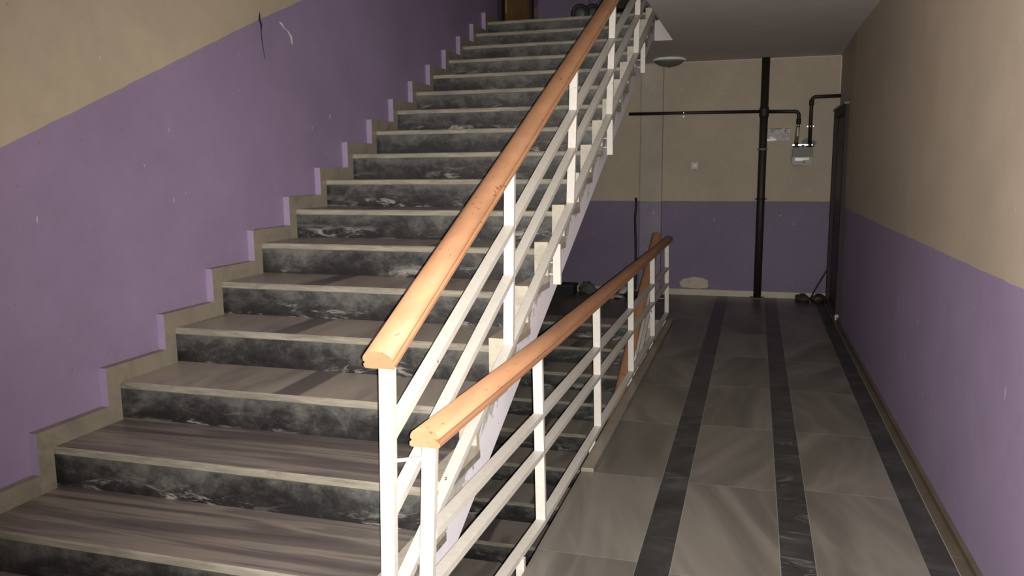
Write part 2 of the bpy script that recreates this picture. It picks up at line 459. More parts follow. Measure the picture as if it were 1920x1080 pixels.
# ------------------------------------------------------------------ floor of the corridor and landings
def tile_layer(me, vals):
    a = me.attributes.new('tile', 'FLOAT_VECTOR', 'FACE')
    for i, v in enumerate(vals): a.data[i].vector = v
def make_floor(name, z, rnd):
    mb = MB(); vals = []
    def tile(x0, x1, y0, y1, mi):
        g = 0.0013
        n0 = len(mb.bm.faces)
        mb.box(x0 + g, x1 - g, y0 + g, y1 - g, z - 0.02, z, mi)
        v = (rnd.random(), rnd.random(), rnd.random()); vals.extend([v] * (len(mb.bm.faces) - n0))
    def strip(x0, x1, ys, mi):
        for a, b in zip(ys, ys[1:]): tile(x0, x1, a, b, mi)
    def seq(a, pitch, lo=-1.5, hi=YB):
        ys = [lo]; y = a - math.floor((a - lo) / pitch) * pitch
        while y < hi - 0.05:
            if y > lo + 0.05: ys.append(y)
            y += pitch
        return ys + [hi]
    hole_y0 = yn(-1) + 0.02
    strip(XE, -0.411, seq(4.03, 0.92), 0)
    strip(-0.411, -0.275, [-1.5, -0.3, 0.95, 2.15, 3.36, 4.57, 5.75, 6.93, 8.1, 9.3, YB], 1)
    strip(-0.275, 0.149, seq(4.02, 0.97), 0)
    strip(0.149, 0.286, [-1.5, -0.6, 0.3, 1.2, 2.1, 3.02, 3.93, 4.84, 5.75, 6.7, 7.6, 8.5, 9.4, YB], 1)
    strip(0.286, 0.71, [-1.5, -0.6, 0.35, 1.28, 2.2, 3.13, 4.07, 5.0, 5.94, 6.87, 7.8, 8.73, 9.6, YB], 0)
    strip(0.71, 0.822, [-1.5, -0.5, 0.2, 0.85, 1.5, 2.14, 2.78, 3.42, 4.07, 4.75, 5.4, 6.3, 7.1, 8.0, 9.0, YB], 1)
    strip(0.8245, 0.93, [-1.5, 1.0, 3.5, 6.0, 8.5, YB], 2)
    for x0, x1 in ((XW, -2.2), (-2.2, -1.75), (-1.75, -1.3), (-1.3, XE)):
        strip(x0, x1, [-1.5, -0.6, 0.3, hole_y0], 0)
    for x0, x1 in ((XW, -2.2), (-2.2, -1.75), (-1.75, -1.3), (-1.3, XR)):
        strip(x0, x1, [yn(16) + 0.36, 8.93, 9.6, YB], 0)
    strip(XR, XE, [8.43, 8.93, 9.6, YB], 0)
    # bedding and slab below, seen in the joints and at the cut edge
    n0 = len(mb.bm.faces)
    def slab(x0, x1, y0, y1): mb.box(x0, x1, y0, y1, z - 0.22, z - 0.003, 3)
    slab(XE, 0.93, -1.5, YB); slab(XW, XE, -1.5, hole_y0); slab(XW, XR, yn(16) + 0.36, YB); slab(XR, XE, 8.43, YB)
    vals.extend([(0.5, 0.5, 0.5)] * (len(mb.bm.faces) - n0))
    bm = mb.bm
    bmesh.ops.recalc_face_normals(bm, faces=bm.faces)
    me = bpy.data.meshes.new(name); bm.to_mesh(me); bm.free()
    for k in ('floor_pale', 'floor_dark', 'brown_skirt', 'grout'): me.materials.append(M[k])
    tile_layer(me, vals)
    o = bpy.data.objects.new(name, me); col.objects.link(o)
    return struct(o)
make_floor('floor', 0.0, random.Random(7))
mb = MB(); mb.box(XW, 0.93, -1.5, YB, -H - 0.1, -H, 0)
struct(mb.build('floor_2', M['grout']))

# upper slab = corridor ceiling (with its opening over the stair)
mb = MB()
hy0 = yn(-1) + 0.02
def uslab(x0, x1, y0, y1): mb.box(x0, x1, y0, y1, ZC, H - 0.02)
uslab(XE, 0.93, -1.5, YB); uslab(XW, XE, -1.5, hy0); uslab(XW, XR, yn(16) + 0.36, YB); uslab(XR, XE, 8.43, YB)
struct(mb.build('ceiling', M['ceiling']))
mb = MB(); mb.box(XW, 0.93, -1.5, YB, 5.9, 6.0); struct(mb.build('ceiling_2', M['ceiling']))
# stone floor of the upper landing
mb = MB(); mb.box(XW, XR, yn(16) + 0.36, YB, H - 0.02, H); mb.box(XE, 0.93, -1.5, YB, H - 0.02, H)
mb.box(XW, XE, -1.5, hy0, H - 0.02, H)
struct(mb.build('floor_3', M['cream']))

# ------------------------------------------------------------------ walls
mb = MB(); mb.box(XW - 0.2, XW, -1.5, YB + 0.2, -H, 6.0); wall_left = struct(mb.build('wall_left', M['wall_stair']))
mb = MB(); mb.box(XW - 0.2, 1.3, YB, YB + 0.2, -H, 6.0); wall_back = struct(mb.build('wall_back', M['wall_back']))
mb = MB(); mb.box(XW - 0.2, 1.3, -1.7, -1.5, -H, 6.0); struct(mb.build('wall_front', M['wall_flat']))
DY0, DY1, DZ = 8.95, 10.12, 2.17
mb = MB()
def rw(y0, y1, z0, z1):
    n = max(1, int((y1 - y0) / 0.6))
    ys = [y0 + (y1 - y0) * i / n for i in range(n + 1)]
    for extra in (3.0, 8.4):
        if y0 < extra < y1: ys.append(extra)
    ys.sort()
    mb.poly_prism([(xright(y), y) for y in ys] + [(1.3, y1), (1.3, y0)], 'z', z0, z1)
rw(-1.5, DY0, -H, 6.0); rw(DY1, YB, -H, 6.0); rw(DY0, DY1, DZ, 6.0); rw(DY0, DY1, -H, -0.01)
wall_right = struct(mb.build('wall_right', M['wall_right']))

# crack and scuff in the left wall paint, near the start of the dado
def ribbon(mb, pts, ws, x, nrm=0.0015):
    L = [(x + nrm, p[0] - w_ / 2, p[1]) for p, w_ in zip(pts, ws)]; R_ = [(x + nrm, p[0] + w_ / 2, p[1]) for p, w_ in zip(pts, ws)]
    for i in range(len(pts) - 1):
        mb.hexa([(x - 0.002, *L[i][1:]), (x - 0.002, *R_[i][1:]), (x - 0.002, *R_[i + 1][1:]), (x - 0.002, *L[i + 1][1:]), L[i], R_[i], R_[i + 1], L[i + 1]])
mb = MB(); ribbon(mb, [(4.095, 2.47), (4.09, 2.43), (4.105, 2.40), (4.10, 2.37), (4.105, 2.30), (4.125, 2.22)], [0.004, 0.020, 0.018, 0.006, 0.006, 0.003], XW)
c = mb.build('crack', M['crack'], wall_left); c['label'] = 'dark crack where the slope of the painted band begins'
mb = MB(); ribbon(mb, [(4.30, 2.45), (4.335, 2.425), (4.38, 2.41), (4.41, 2.385), (4.42, 2.34)], [0.03, 0.014, 0.012, 0.022, 0.006], XW)
c = mb.build('scuff', M['scratch'], wall_left); c['label'] = 'white scraped mark in the lilac paint'
# unpainted patch low on the back wall
mb = MB(); rnd = random.Random(5); pts = []
for i in range(40):
    a = i / 40 * 2 * math.pi
    ca, sa = math.cos(a), math.sin(a)
    rx = 0.172 * (abs(ca) ** 0.3) * (1 if ca > 0 else -1); rz = 0.062 * (abs(sa) ** 0.3) * (1 if sa > 0 else -1)
    j = 1 + rnd.uniform(-0.10, 0.04)
    top = 0.018 * math.sin(rx * 14 + 1.4) if sa > 0 else 0
    pts.append((-0.695 + rx * j, 0.148 + rz * j + top))
mb.poly_prism(pts, 'y', YB - 0.003, YB + 0.001)
c = mb.build('filler_patch', M['patchm'], wall_back); c['label'] = 'bare cream filler patch above the skirting'
# two round holes filled behind the thin pipe
for px_, pz in ((-0.445, 2.272), (-0.30, 2.262)):
    mb = MB(); mb.tube([(px_ + 0.05 * math.cos(t), YB - 0.001, pz + 0.045 * math.sin(t)) for t in [i * 2 * math.pi / 20 for i in range(21)]], 0.003, 6, 0, False)
    mb.build('filled_hole', M['switch'], wall_back)
# corner line of fresh filler at the far right
mb = MB(); mb.box(0.895, 0.905, YB - 0.002, YB + 0.001, 2.36, 2.84); mb.build('corner_bead', M['scratch'], wall_back)
mb = MB(); mb.box(-1.1, 0.905, YB - 0.002, YB + 0.001, 2.832, 2.84); mb.build('ceiling_joint', M['scratch'], wall_back)

# skirtings of the setting
mb = MB(); mb.box(-1.1, 0.9, YB - 0.02, YB, 0, 0.075); struct(mb.build('baseboard_back', M['sandstone']))
mb = MB(); mb.box(XW, -1.4, YB - 0.02, YB, 0, 0.075); struct(mb.build('baseboard_back_left', M['sandstone']))
mb = MB()
ys = [-1.5, 0.5, 3.0, 5.7, 8.4, 8.9]
mb.poly_prism([(xright(y) - 0.022, y) for y in ys] + [(xright(y) + 0.01, y) for y in ys[::-1]], 'z', 0, 0.028)
struct(mb.build('baseboard_right', M['brown_skirt']))
mb = MB()
struct_y = [yn(16) + 0.4, YB]
mb.box(XW, XW + 0.02, struct_y[0], struct_y[1], 0, 0.08); struct(mb.build('baseboard_left', M['skirt']))

# kerb strip along the corridor edge
mb = MB(); mb.box(XE, -0.768, 4.022, 8.43, 0.0, 0.022, 0, 0.003)
struct(mb.build('trim_1', M['skirt']), 'low stone kerb strip along the edge of the corridor floor')
# threshold of the right-hand doorway
mb = MB(); mb.box(0.835, 0.98, DY0, DY1, 0.0, 0.03, 0, 0.004)
struct(mb.build('trim_2', M['wheelgrey']), 'stone threshold of the dark doorway')

# ------------------------------------------------------------------ staircase
NOSE_T, OVER = 0.032, 0.022
def build_stair(label):
    root = thing('staircase', label, 'staircase', (-1.82, yn(-1), 0))
    for k in range(KMIN, KMAX + 1):
        y, z = yn(k), zn(k)
        y1 = yn(k + 1) + OVER + 0.02
        if k == KMAX: y1 = yn(16) + 0.36
        mb = MB()
        t = NOSE_T; c_ = 0.004
        prof = [(y + c_, z - t), (y, z - t + c_), (y, z - c_ * 1.5), (y + c_ * 1.5, z), (y1, z), (y1, z - t)]
        fs = mb.poly_prism(prof, 'x', XL - 0.03, XR)
        for f in fs:
            cc = f.calc_center_median()
            if cc.y < y + 0.006: f.material_index = 1
        tr = mb.build('tread', [M['streaky'] if k <= 1 else M['banded'], M['nose']], root)
        tr['band'] = {2: -1.85, 3: -2.06, 4: -2.13, 5: -1.6, 6: -2.2}.get(k, -1.4 - 0.9 * ((k * 0.618) % 1)) - wloc(root).x
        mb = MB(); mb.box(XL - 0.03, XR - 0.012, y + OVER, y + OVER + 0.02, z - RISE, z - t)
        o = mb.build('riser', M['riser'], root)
        # riser texture is measured from its own foot
        loc = Vector((0, y, z - RISE)); d = loc - Vector((0, wloc(root).y, wloc(root).z))
        o.data.transform(Matrix.Translation(-d)); o.location = d
        # upturned edge stone on the open side
        mb = MB(); xa, xb = XR - 0.066, XR + 0.004
        yy = yn(k + 1)
        top = z + 0.035
        if k < KMAX:
            prof = [(y - 0.012, z - RISE + 0.001), (y - 0.012, top), (yy - 0.012, top), (yy - 0.012, z + 0.0005), (y + OVER, z + 0.0005), (y + OVER, z - RISE + 0.001)]
        else:
            prof = [(y - 0.012, z - RISE + 0.001), (y - 0.012, top), (y + 0.34, top), (y + 0.34, z), (y + OVER, z), (y + OVER, z - RISE + 0.001)]
        mb.poly_prism(prof, 'x', xa, xb)
        mb.build('edge_stone', M['cream'], root)
        # skirting piece on the wall side, its painted end facing down the stair
        mb = MB(); a = 0.078; h = 0.078
        ya, yb_ = y - a, (yn(k + 1) - a if k < KMAX else yn(16) + 0.36)
        fs = mb.poly_prism([(ya, z - RISE + h), (ya, z + h), (yb_, z + h), (yb_, z - 0.01), (y - 0.004, z - 0.01), (y - 0.004, z - RISE - 0.01), (ya, z - RISE - 0.01)], 'x', XW, XL)
        for f in fs:
            f.normal_update()
            cc = f.calc_center_median()
            if abs(cc.y - ya) < 1e-4 and cc.z > z - RISE + h: f.material_index = 1
        mb.build('skirting', [M['skirt'], M['lilac']], root)
    # concrete flight
    mb = MB()
    pts = [(yn(-1) + 0.045, -0.22), (yn(-1) + 0.045, 0.0)]
    for k in range(KMIN, KMAX + 1):
        pts += [(yn(k) + OVER + 0.02, zn(k) - RISE - 0.001), (yn(k) + OVER + 0.02, zn(k) - NOSE_T)]
    pts += [(yn(16) + 0.36, H - NOSE_T), (yn(16) + 0.36, ZC), (8.28, ZC), (2.6, nz(2.6) - 0.372), (1.70, -0.22)]
    # tidy duplicates
    cl = []
    for p in pts:
        if not cl or (abs(cl[-1][0] - p[0]) + abs(cl[-1][1] - p[1])) > 1e-4: cl.append(p)
    fs = mb.poly_prism(cl, 'x', XW, XR - 0.02)
    bmesh.ops.triangulate(mb.bm, faces=[f for f in mb.bm.faces if len(f.verts) > 4])
    o = mb.build('flight', M['stringer'], root)
    # stringer texture uses world-like coordinates
    off = wloc(root); o.data.transform(Matrix.Translation(off)); o.location = -off
    return root
stair = build_stair('marble staircase climbing from the near left to the upper floor, dark risers and pale treads')

# ------------------------------------------------------------------ handrail profile
HRP = [(-0.041, 0.0), (0.041, 0.0), (0.046, 0.004), (0.046, 0.014), (0.040, 0.018), (0.039, 0.021), (0.0435, 0.024), (0.044, 0.029)]
for i in range(1, 12):
    a = math.pi * i / 12
    HRP.append((0.044 * math.cos(a), 0.029 + 0.029 * math.sin(a)))
HRP += [(-0.044, 0.029), (-0.0435, 0.024), (-0.039, 0.021), (-0.040, 0.018), (-0.046, 0.014), (-0.046, 0.004)]
def sweep_handrail(pts, parent, round_end=False):
    mb = MB(); rings = []
    pts = [Vector(p) for p in pts]
    scl = [1.0] * len(pts)
    if round_end:
        d = (pts[-1] - pts[-2]).normalized(); e = pts[-1]
        pts += [e + d * 0.02, e + d * 0.036, e + d * 0.042]; scl += [0.92, 0.7, 0.35]
    for i, (p, s_) in enumerate(zip(pts, scl)):
        t = (pts[min(i + 1, len(pts) - 1)] - pts[max(i - 1, 0)]).normalized()
        u = Vector((0, 0, 1)); u = (u - t * u.dot(t)).normalized(); r = t.cross(u).normalized()
        ctr = 0.022
        rings.append([mb.bm.verts.new(p + r * (a * s_) + u * (ctr + (b - ctr) * s_)) for a, b in HRP])
    n = len(HRP)
    for a, b in zip(rings, rings[1:]):
        for k in range(n):
            f = mb.bm.faces.new((a[k], a[(k + 1) % n], b[(k + 1) % n], b[k]))
            f.smooth = 7 <= k <= 19
    mb.bm.faces.new(rings[0]); mb.bm.faces.new(rings[-1])
    return mb.build('handrail', M['handrail'], parent)
PW, PT = 0.042, 0.024

def bolts(mb_name, parent, x0, x1, y, zs):
    for zb in zs:
        mb = MB(); mb.tube([(x0, y, zb), (x1, y, zb)], 0.005, 8); mb.lathe([(0.011, -0.004), (0.011, 0.004)], (x1 + 0.006 if x1 > x0 else x1 - 0.006, y, zb), 'x', 6)
        mb.build('bolt', M['rail'], parent)

# ---- rail of the flight
def build_stair_rail(label):
    XB3 = -0.962
    def xh(y): return -0.957 + 0.014 * min(1.0, max(0.0, (y - 1.97) / 2.35))
    def rise_(y): return max(0.0, 0.018 * (3.2 - y) / 1.27)
    def brise(y): return max(0.0, 0.05 * (3.2 - y) / 1.27)
    root = thing('stair_railing', label, 'railing', (XB3, 1.98, 0.30))
    HU = 0.765
    ys = [1.935, 2.6, 3.3, 4.0, 4.7, 5.8, 7.0, 8.3]
    sweep_handrail([(xh(y) - 0.006 * min(1, max(0, y - 2)), y, nz(y) + HU + rise_(y)) for y in ys], root, True)
    def xat(y, h):
        if y < 2: return -0.957 - 0.0238 * (0.78 - h)
        return XB3 + (xh(y) - XB3) * h / HU
    posts = [1.985, 3.15, 4.33, 5.53, 6.76, 7.98]
    for i, y in enumerate(posts):
        mb = MB()
        ht = HU + 0.010 + rise_(y)
        zlo = -0.15 if i == 0 else nz(y) + 0.02
        xl = -0.985 if i == 0 else xat(y, 0)
        mb.bar((xl, y, zlo), (xat(y, HU), y, nz(y) + ht), PW, PT)
        mb.build('post', M['rail'], root)
    for h in (0.54, 0.34, 0.045):
        for ya, yb_ in zip(posts, posts[1:]):
            ya2, yb2 = ya + PT / 2, yb_ - PT / 2
            if h == 0.045: ya2, yb2 = (ya2 if ya == posts[0] else ya - PT / 2), yb_ - PT / 2
            hh = h - 0.014
            ea, eb = (brise(ya) * (h - 0.3) / 0.43, brise(yb_) * (h - 0.3) / 0.43) if h > 0.4 else (0, 0)
            mb = MB(); mb.bar((xat(ya, h), ya2, nz(ya2) + hh + ea), (xat(yb_, h), yb2, nz(yb2) + hh + eb), PW, 0.024)
            mb.build('bar', M['rail'], root)
    for y, hb in ((2.33, -0.02), (3.97, -0.195), (5.50, -0.22), (7.1, -0.24)):
        mb = MB(); mb.bar((XB3 + 0.012, y, nz(y) + hb), (XB3 + 0.010, y, nz(y) + 0.01), PW * 0.92, PT)
        st = mb.build('fixing_stub', M['rail'], root)
        bolts('bolt', st, XR - 0.012, XB3 - 0.008, y, (nz(y) + hb + 0.05, nz(y) + hb + 0.11))
    return root
rail = build_stair_rail('white railing with orange-brown handrail rising beside the upper flight')

# ---- guard along the corridor edge
GX = -0.868
def build_guard():
    root = thing('guard_railing', 'level white railing with brown handrail along the corridor edge', 'railing', (GX, 2.05, 0.0))
    HZ = 0.803
    def gx(y, z):
        if y < 2.2: return GX - 0.047 * (HZ - z)
        return GX + 0.018 * (HZ - z)
    sweep_handrail([(GX, y, HZ + max(0.0, 0.014 * (3.2 - y))) for y in (2.02, 3.5, 5.0, 6.5, 8.0, 8.74)], root, True)
    posts = [2.062, 3.264, 4.61, 5.97, 7.30, 8.545]
    for i, y in enumerate(posts):
        z0 = -0.25 if i == 0 else 0.05
        mb = MB(); mb.bar((gx(y, z0), y, z0), (GX, y, HZ + (0.018 if i == 0 else 0.005)), PW, PT)
        p = mb.build('post', M['rail'], root)
        if i == 0:
            q = MB(); q.hexa([(-0.948, 1.974, 0.783), (-0.888, 2.050, 0.772), (-0.888, 2.062, 0.772), (-0.948, 1.990, 0.783), (-0.948, 1.974, 0.790), (-0.888, 2.050, 0.779), (-0.888, 2.062, 0.779), (-0.948, 1.990, 0.790)]); q.build('tie_rod', M['rail'], p)
        if i == 5:
            q = MB(); q.tube([(-0.955, 8.54, 0.21), (GX - PW / 2, 8.54, 0.21)], 0.004, 8); q.build('tie_rod', M['rail'], p)
    for h in (0.548, 0.381, 0.066):
        for ya, yb_ in zip(posts, posts[1:]):
            ya2 = ya + PT / 2; yb2 = yb_ - PT / 2
            if h < 0.1 and ya != posts[0]: ya2 = ya - PT / 2
            if h < 0.1 and yb_ == posts[-1]: yb2 = yb_ + PT / 2
            mb = MB(); mb.bar((gx(ya, h), ya2, h - 0.012), (gx(yb_, h), yb2, h - 0.012), PW, 0.024)
            mb.build('bar', M['rail'], root)
    for y in (2.93, 4.43, 5.90, 7.2, 8.3):
        mb = MB(); mb.bar((gx(y, 0), y, -0.16), (gx(y, 0), y, 0.045), PW * 0.8, PT)
        st = mb.build('fixing_stub', M['rail'], root)
        bolts('bolt', st, XE - 0.0, GX + 0.012, y, (-0.12, -0.06))
build_guard()

# ---- the flight below and its railing
s2 = copy_tree(stair); s2.location.z -= H
s2['label'] = 'marble flight coming up from the floor below, seen through the corridor railing'
r2 = copy_tree(rail); r2.location.z -= H
r2['label'] = 'railing of the lower flight, brown handrail rising behind the corridor railing'

# ------------------------------------------------------------------ column / pipe casing on the back wall
mb = MB(); mb.box(-1.385, -1.108, YB - 0.06, YB + 0.01, -H, ZC, 0, 0.02)
struct(mb.build('trim_3', M['casing']), 'boxed-in pipe casing up the back wall, beige above and lilac below')

# ------------------------------------------------------------------ gas pipes and meter
YP = YB - 0.065
g = thing('gas_pipe', 'dark brown gas riser pipe standing on the corridor floor against the back wall', 'pipe', (0.068, YP, 0))
mb = MB(); mb.tube([(0.066, YP, 0.0), (0.068, YP, 1.2), (0.072, YP, ZC)], 0.046, 20); mb.build('riser_pipe', M['pipe'], g)
mb = MB(); mb.lathe([(0.052, -0.06), (0.056, -0.03), (0.056, 0.03), (0.052, 0.06)], (0.07, YP, 2.215), 'z', 20); mb.build('cross_fitting', M['pipe'], g)
for zc_ in (1.20, 1.785):
    mb = MB(); mb.lathe([(0.047, -0.012), (0.053, -0.012), (0.053, 0.012), (0.047, 0.012)], (0.068, YP, zc_), 'z', 20)
    mb.box(-0.005, 0.018, YP - 0.006, YP + 0.006, zc_ - 0.006, zc_ + 0.006); mb.box(0.118, 0.142, YP - 0.006, YP + 0.006, zc_ - 0.006, zc_ + 0.006)
    mb.build('clamp', M['brass'] if zc_ > 1.5 else M['pipe'], g)
mb = MB(); mb.box(-0.02, 0.15, YP - 0.08, YP + 0.06, 0.0, 0.012); mb.build('base_plate', M['wheelgrey'], g)
def arc(c, r, a0, a1, n=6):
    return [(c[0] + r * math.cos(a0 + (a1 - a0) * i / n), YP, c[1] + r * math.sin(a0 + (a1 - a0) * i / n)) for i in range(n + 1)]
mb = MB()
mb.tube([(-1.52, YP + 0.0 - 0.02, 2.235), (-0.8, YP - 0.015, 2.232), (0.02, YP, 2.225)], 0.0195, 14)
mb.build('branch_pipe_left', M['pipe'], g)
mb = MB(); mb.tube([(0.11, YP, 2.222)] + arc((0.41, 2.165), 0.05, math.pi / 2, 0) + [(0.459, YP, 2.07)], 0.0215, 14); mb.lathe([(0.028, -0.03), (0.028, 0.03)], (0.459, YP, 2.10), 'z', 14)
mb.build('branch_pipe_right', M['pipe'], g)
mb = MB(); mb.lathe([(0.021, -0.016), (0.027, -0.016), (0.027, 0.016), (0.021, 0.016)], (-0.86, YP - 0.015, 2.233), 'x', 14)
mb.box(-0.868, -0.852, YP - 0.02, YB, 2.18, 2.20); mb.build('clamp', M['chrome'], g)

v = thing('gas_valve', 'yellow-olive gas hose with a bright valve above the left side of the meter', 'valve', (0.447, YP, 1.86))
mb = MB(); mb.tube([(0.458, YP, 2.07), (0.452, YP, 2.0), (0.440, YP, 1.845)], [0.019, 0.021, 0.024], 14); mb.build('hose', M['grey_pipe'], v)
mb = MB(); mb.lathe([(0.0, -0.022), (0.016, -0.018), (0.018, 0.0), (0.016, 0.01)], (0.455, YP - 0.018, 2.055), 'y', 14); mb.build('knob', M['chrome'], v)
mb = MB(); mb.box(0.443, 0.461, YP - 0.034, YP - 0.026, 1.93, 2.03, 0, 0.003); mb.build('lever', M['switch'], v)

p2 = thing('outlet_pipe', 'dark pipe bending from the gas meter top to the right wall', 'pipe', (0.585, YP, 1.86))
mb = MB(); mb.tube([(0.590, YP, 1.83), (0.592, YP, 2.3)] + [(0.592 + 0.05 - 0.05 * math.cos(a), YP, 2.325 + 0.05 * math.sin(a)) for a in [i * math.pi / 12 for i in range(7)]] + [(0.905, YP, 2.378)], 0.0215, 14)
mb.build('pipe', M['pipe'], p2)
mb = MB(); mb.lathe([(0.028, -0.03), (0.028, 0.03)], (0.592, YP, 2.31), 'z', 14); mb.build('elbow', M['pipe'], p2)
mb = MB(); mb.lathe([(0.022, -0.01), (0.027, -0.01), (0.027, 0.01), (0.022, 0.01)], (0.592, YP, 2.04), 'z', 16)
mb.box(0.553, 0.57, YP - 0.005, YP + 0.005, 2.033, 2.047); mb.box(0.614, 0.628, YP - 0.005, YP + 0.005, 2.033, 2.047); mb.build('clamp', M['chrome'], p2)

gm = thing('gas_meter', 'small grey gas meter hanging from two pipes on the back wall', 'meter', (0.515, YP, 1.58))
def rounded(x0, x1, z0, z1, r):
    pts = []
    for cx, cz, a0 in ((x1 - r, z1 - r, 0), (x0 + r, z1 - r, 90), (x0 + r, z0 + r, 180), (x1 - r, z0 + r, 270)):
        for i in range(5):
            a = math.radians(a0 + 22.5 * i); pts.append((cx + r * math.cos(a), cz + r * math.sin(a)))
    return pts
mb = MB(); mb.poly_prism(rounded(0.402, 0.625, 1.685, 1.80, 0.03), 'y', YP - 0.085, YP + 0.045); mb.build('upper_case', M['meter_top'], gm)
mb = MB(); mb.poly_prism(rounded(0.398, 0.618, 1.595, 1.70, 0.035), 'y', YP - 0.09, YP + 0.05); mb.build('lower_case', M['meter_body'], gm)
mb = MB(); mb.box(0.385, 0.64, YP - 0.095, YP + 0.05, 1.690, 1.700); mb.build('seam_flange', M['meter_top'], gm)
mb = MB(); mb.box(0.43, 0.52, YP - 0.094, YP - 0.088, 1.643, 1.682, 0, 0.004); mb.build('counter_window', M['dial'], gm)
mb = MB(); mb.box(0.52, 0.585, YP - 0.093, YP - 0.088, 1.652, 1.682); mb.build('yellow_plate', M['dial_yellow'], gm)
mb = MB(); mb.box(0.515, 0.548, YP - 0.093, YP - 0.088, 1.618, 1.640); mb.build('dark_plate', M['meter_top'], gm)
mb = MB(); mb.box(0.43, 0.53, YP - 0.06, YP + 0.02, 1.582, 1.596); mb.build('foot', M['meter_top'], gm)
for x in (0.443, 0.592):
    mb = MB(); mb.lathe([(0.032, -0.034), (0.038, -0.028), (0.038, 0.006), (0.026, 0.008), (0.026, 0.02)], (x, YP, 1.835), 'z', 8); mb.build('union_nut', M['pipe'], gm)
mb = MB(); mb.box(0.398, 0.625, YP - 0.03, YP + 0.03, 1.818, 1.838, 0, 0.003); mb.build('support_bracket', M['chrome'], gm)
mb = MB(); mb.lathe([(0.018, -0.01), (0.018, 0.004)], (0.515, YP - 0.035, 1.815), 'y', 12); mb.build('seal', M['ink'], gm)

mb = MB()
mb.poly_prism([(0.50, 1.845), (0.515, 1.885), (0.545, 1.905), (0.59, 1.905), (0.63, 1.885), (0.672, 1.855), (0.655, 1.84), (0.645, 1.79), (0.632, 1.815), (0.60, 1.84)], 'y', YP + 0.03, YP + 0.045)
tag(mb.build('green_tag', M['green']), 'dark green flap of plastic stuck behind the gas meter pipe', 'tag')

# paper notice beside the riser
nt_ = thing('paper_notice', 'creased glossy paper notice on the back wall between the pipe and the meter', 'notice', (0.24, YB - 0.004, 1.88))
mb = MB(); n_ = 12; x0, x1, z0, z1 = 0.112, 0.368, 1.886, 2.026
vs = [[mb.bm.verts.new((x0 + (x1 - x0) * i / n_, YB - 0.006 + 0.002 * math.sin(i * 1.9 + j * 1.3), z0 + (z1 - z0) * j / 6)) for j in range(7)] for i in range(n_ + 1)]
for i in range(n_):
    for j in range(6): mb.bm.faces.new((vs[i][j], vs[i + 1][j], vs[i + 1][j + 1], vs[i][j + 1]))
mb.box(x0, x1, YB - 0.003, YB, z0, z1)
mb.build('sheet', M['paper'], nt_)
mb = MB(); mb.poly_prism([(0.110, 1.880), (0.190, 1.882), (0.225, 1.890), (0.22, 1.905), (0.19, 1.915), (0.165, 1.932), (0.14, 1.935), (0.16, 1.92), (0.14, 1.905), (0.110, 1.905)], 'y', YB - 0.012, YB - 0.009)
mb.build('shiny_film', M['paper_hi'], nt_)
mb = MB()
def ink(a, b, c, d): mb.box(a, b, YB - 0.0105, YB - 0.0085, c, d)
ink(0.112, 0.21, 2.021, 2.026); ink(0.21, 0.28, 2.019, 2.028); ink(0.315, 0.367, 2.021, 2.027)
# worn heading letters: R, T, E
ink(0.150, 0.156, 1.985, 2.018); ink(0.156, 0.172, 2.013, 2.018); ink(0.168, 0.173, 2.0, 2.018); ink(0.156, 0.172, 1.998, 2.003); ink(0.166, 0.174, 1.985, 1.998)
ink(0.196, 0.200, 1.99, 2.018); ink(0.186, 0.211, 2.014, 2.018)
ink(0.312, 0.319, 1.985, 2.018); ink(0.319, 0.345, 2.0, 2.004); ink(0.310, 0.321, 1.974, 1.981)
ink(0.24, 0.30, 1.958, 1.961); ink(0.28, 0.365, 1.934, 1.938); ink(0.31, 0.36, 1.966, 1.968)
mb.build('print', M['ink'], nt_)

# wall switch
sw = thing('light_switch', 'square cream light switch on the beige back wall', 'switch', (-0.72, YB, 1.60))
mb = MB(); mb.box(-0.765, -0.675, YB - 0.010, YB, 1.560, 1.645, 0, 0.004); mb.build('plate', M['switch'], sw)
mb = MB(); mb.lathe([(0.0, -0.022), (0.016, -0.018), (0.020, -0.006), (0.020, 0.0)], (-0.72, YB - 0.008, 1.600), 'y', 16); mb.build('button', M['dial'], sw)

# black cable on the wall left of the casing
mb = MB(); mb.tube([(-1.43, YB - 0.02, 1.21), (-1.425, YB - 0.025, 1.12), (-1.438, YB - 0.02, 0.95), (-1.425, YB - 0.02, 0.6), (-1.42, YB - 0.02, 0.3), (-1.42, YB - 0.03, 0.08), (-1.42, YB - 0.03, 0.0)], 0.015, 10)
tag(mb.build('black_cable', M['rubber']), 'thick black cable running up the lilac wall left of the pipe casing', 'cable')

# ------------------------------------------------------------------ ceiling lamp
lp = thing('ceiling_lamp', 'round unlit ceiling lamp with white rim above the far corridor', 'lamp', (-1.012, 9.83, ZC))
mb = MB(); mb.lathe([(0.12, 0.0), (0.185, -0.004), (0.200, -0.018), (0.190, -0.030), (0.17, -0.032)], (-1.012, 9.83, ZC), 'z', 40); mb.build('rim', M['lamp_white'], lp)
mb = MB(); mb.lathe([(0.178, -0.026), (0.155, -0.052), (0.115, -0.078), (0.06, -0.092), (0.0, -0.096)], (-1.012, 9.83, ZC), 'z', 40); mb.build('lamp_glass', M['lamp_glass'], lp)
mb = MB(); mb.lathe([(0.018, -0.09), (0.018, -0.102), (0.0, -0.104)], (-1.012, 9.83, ZC), 'z', 12); mb.build('finial', M['wheelgrey'], lp)

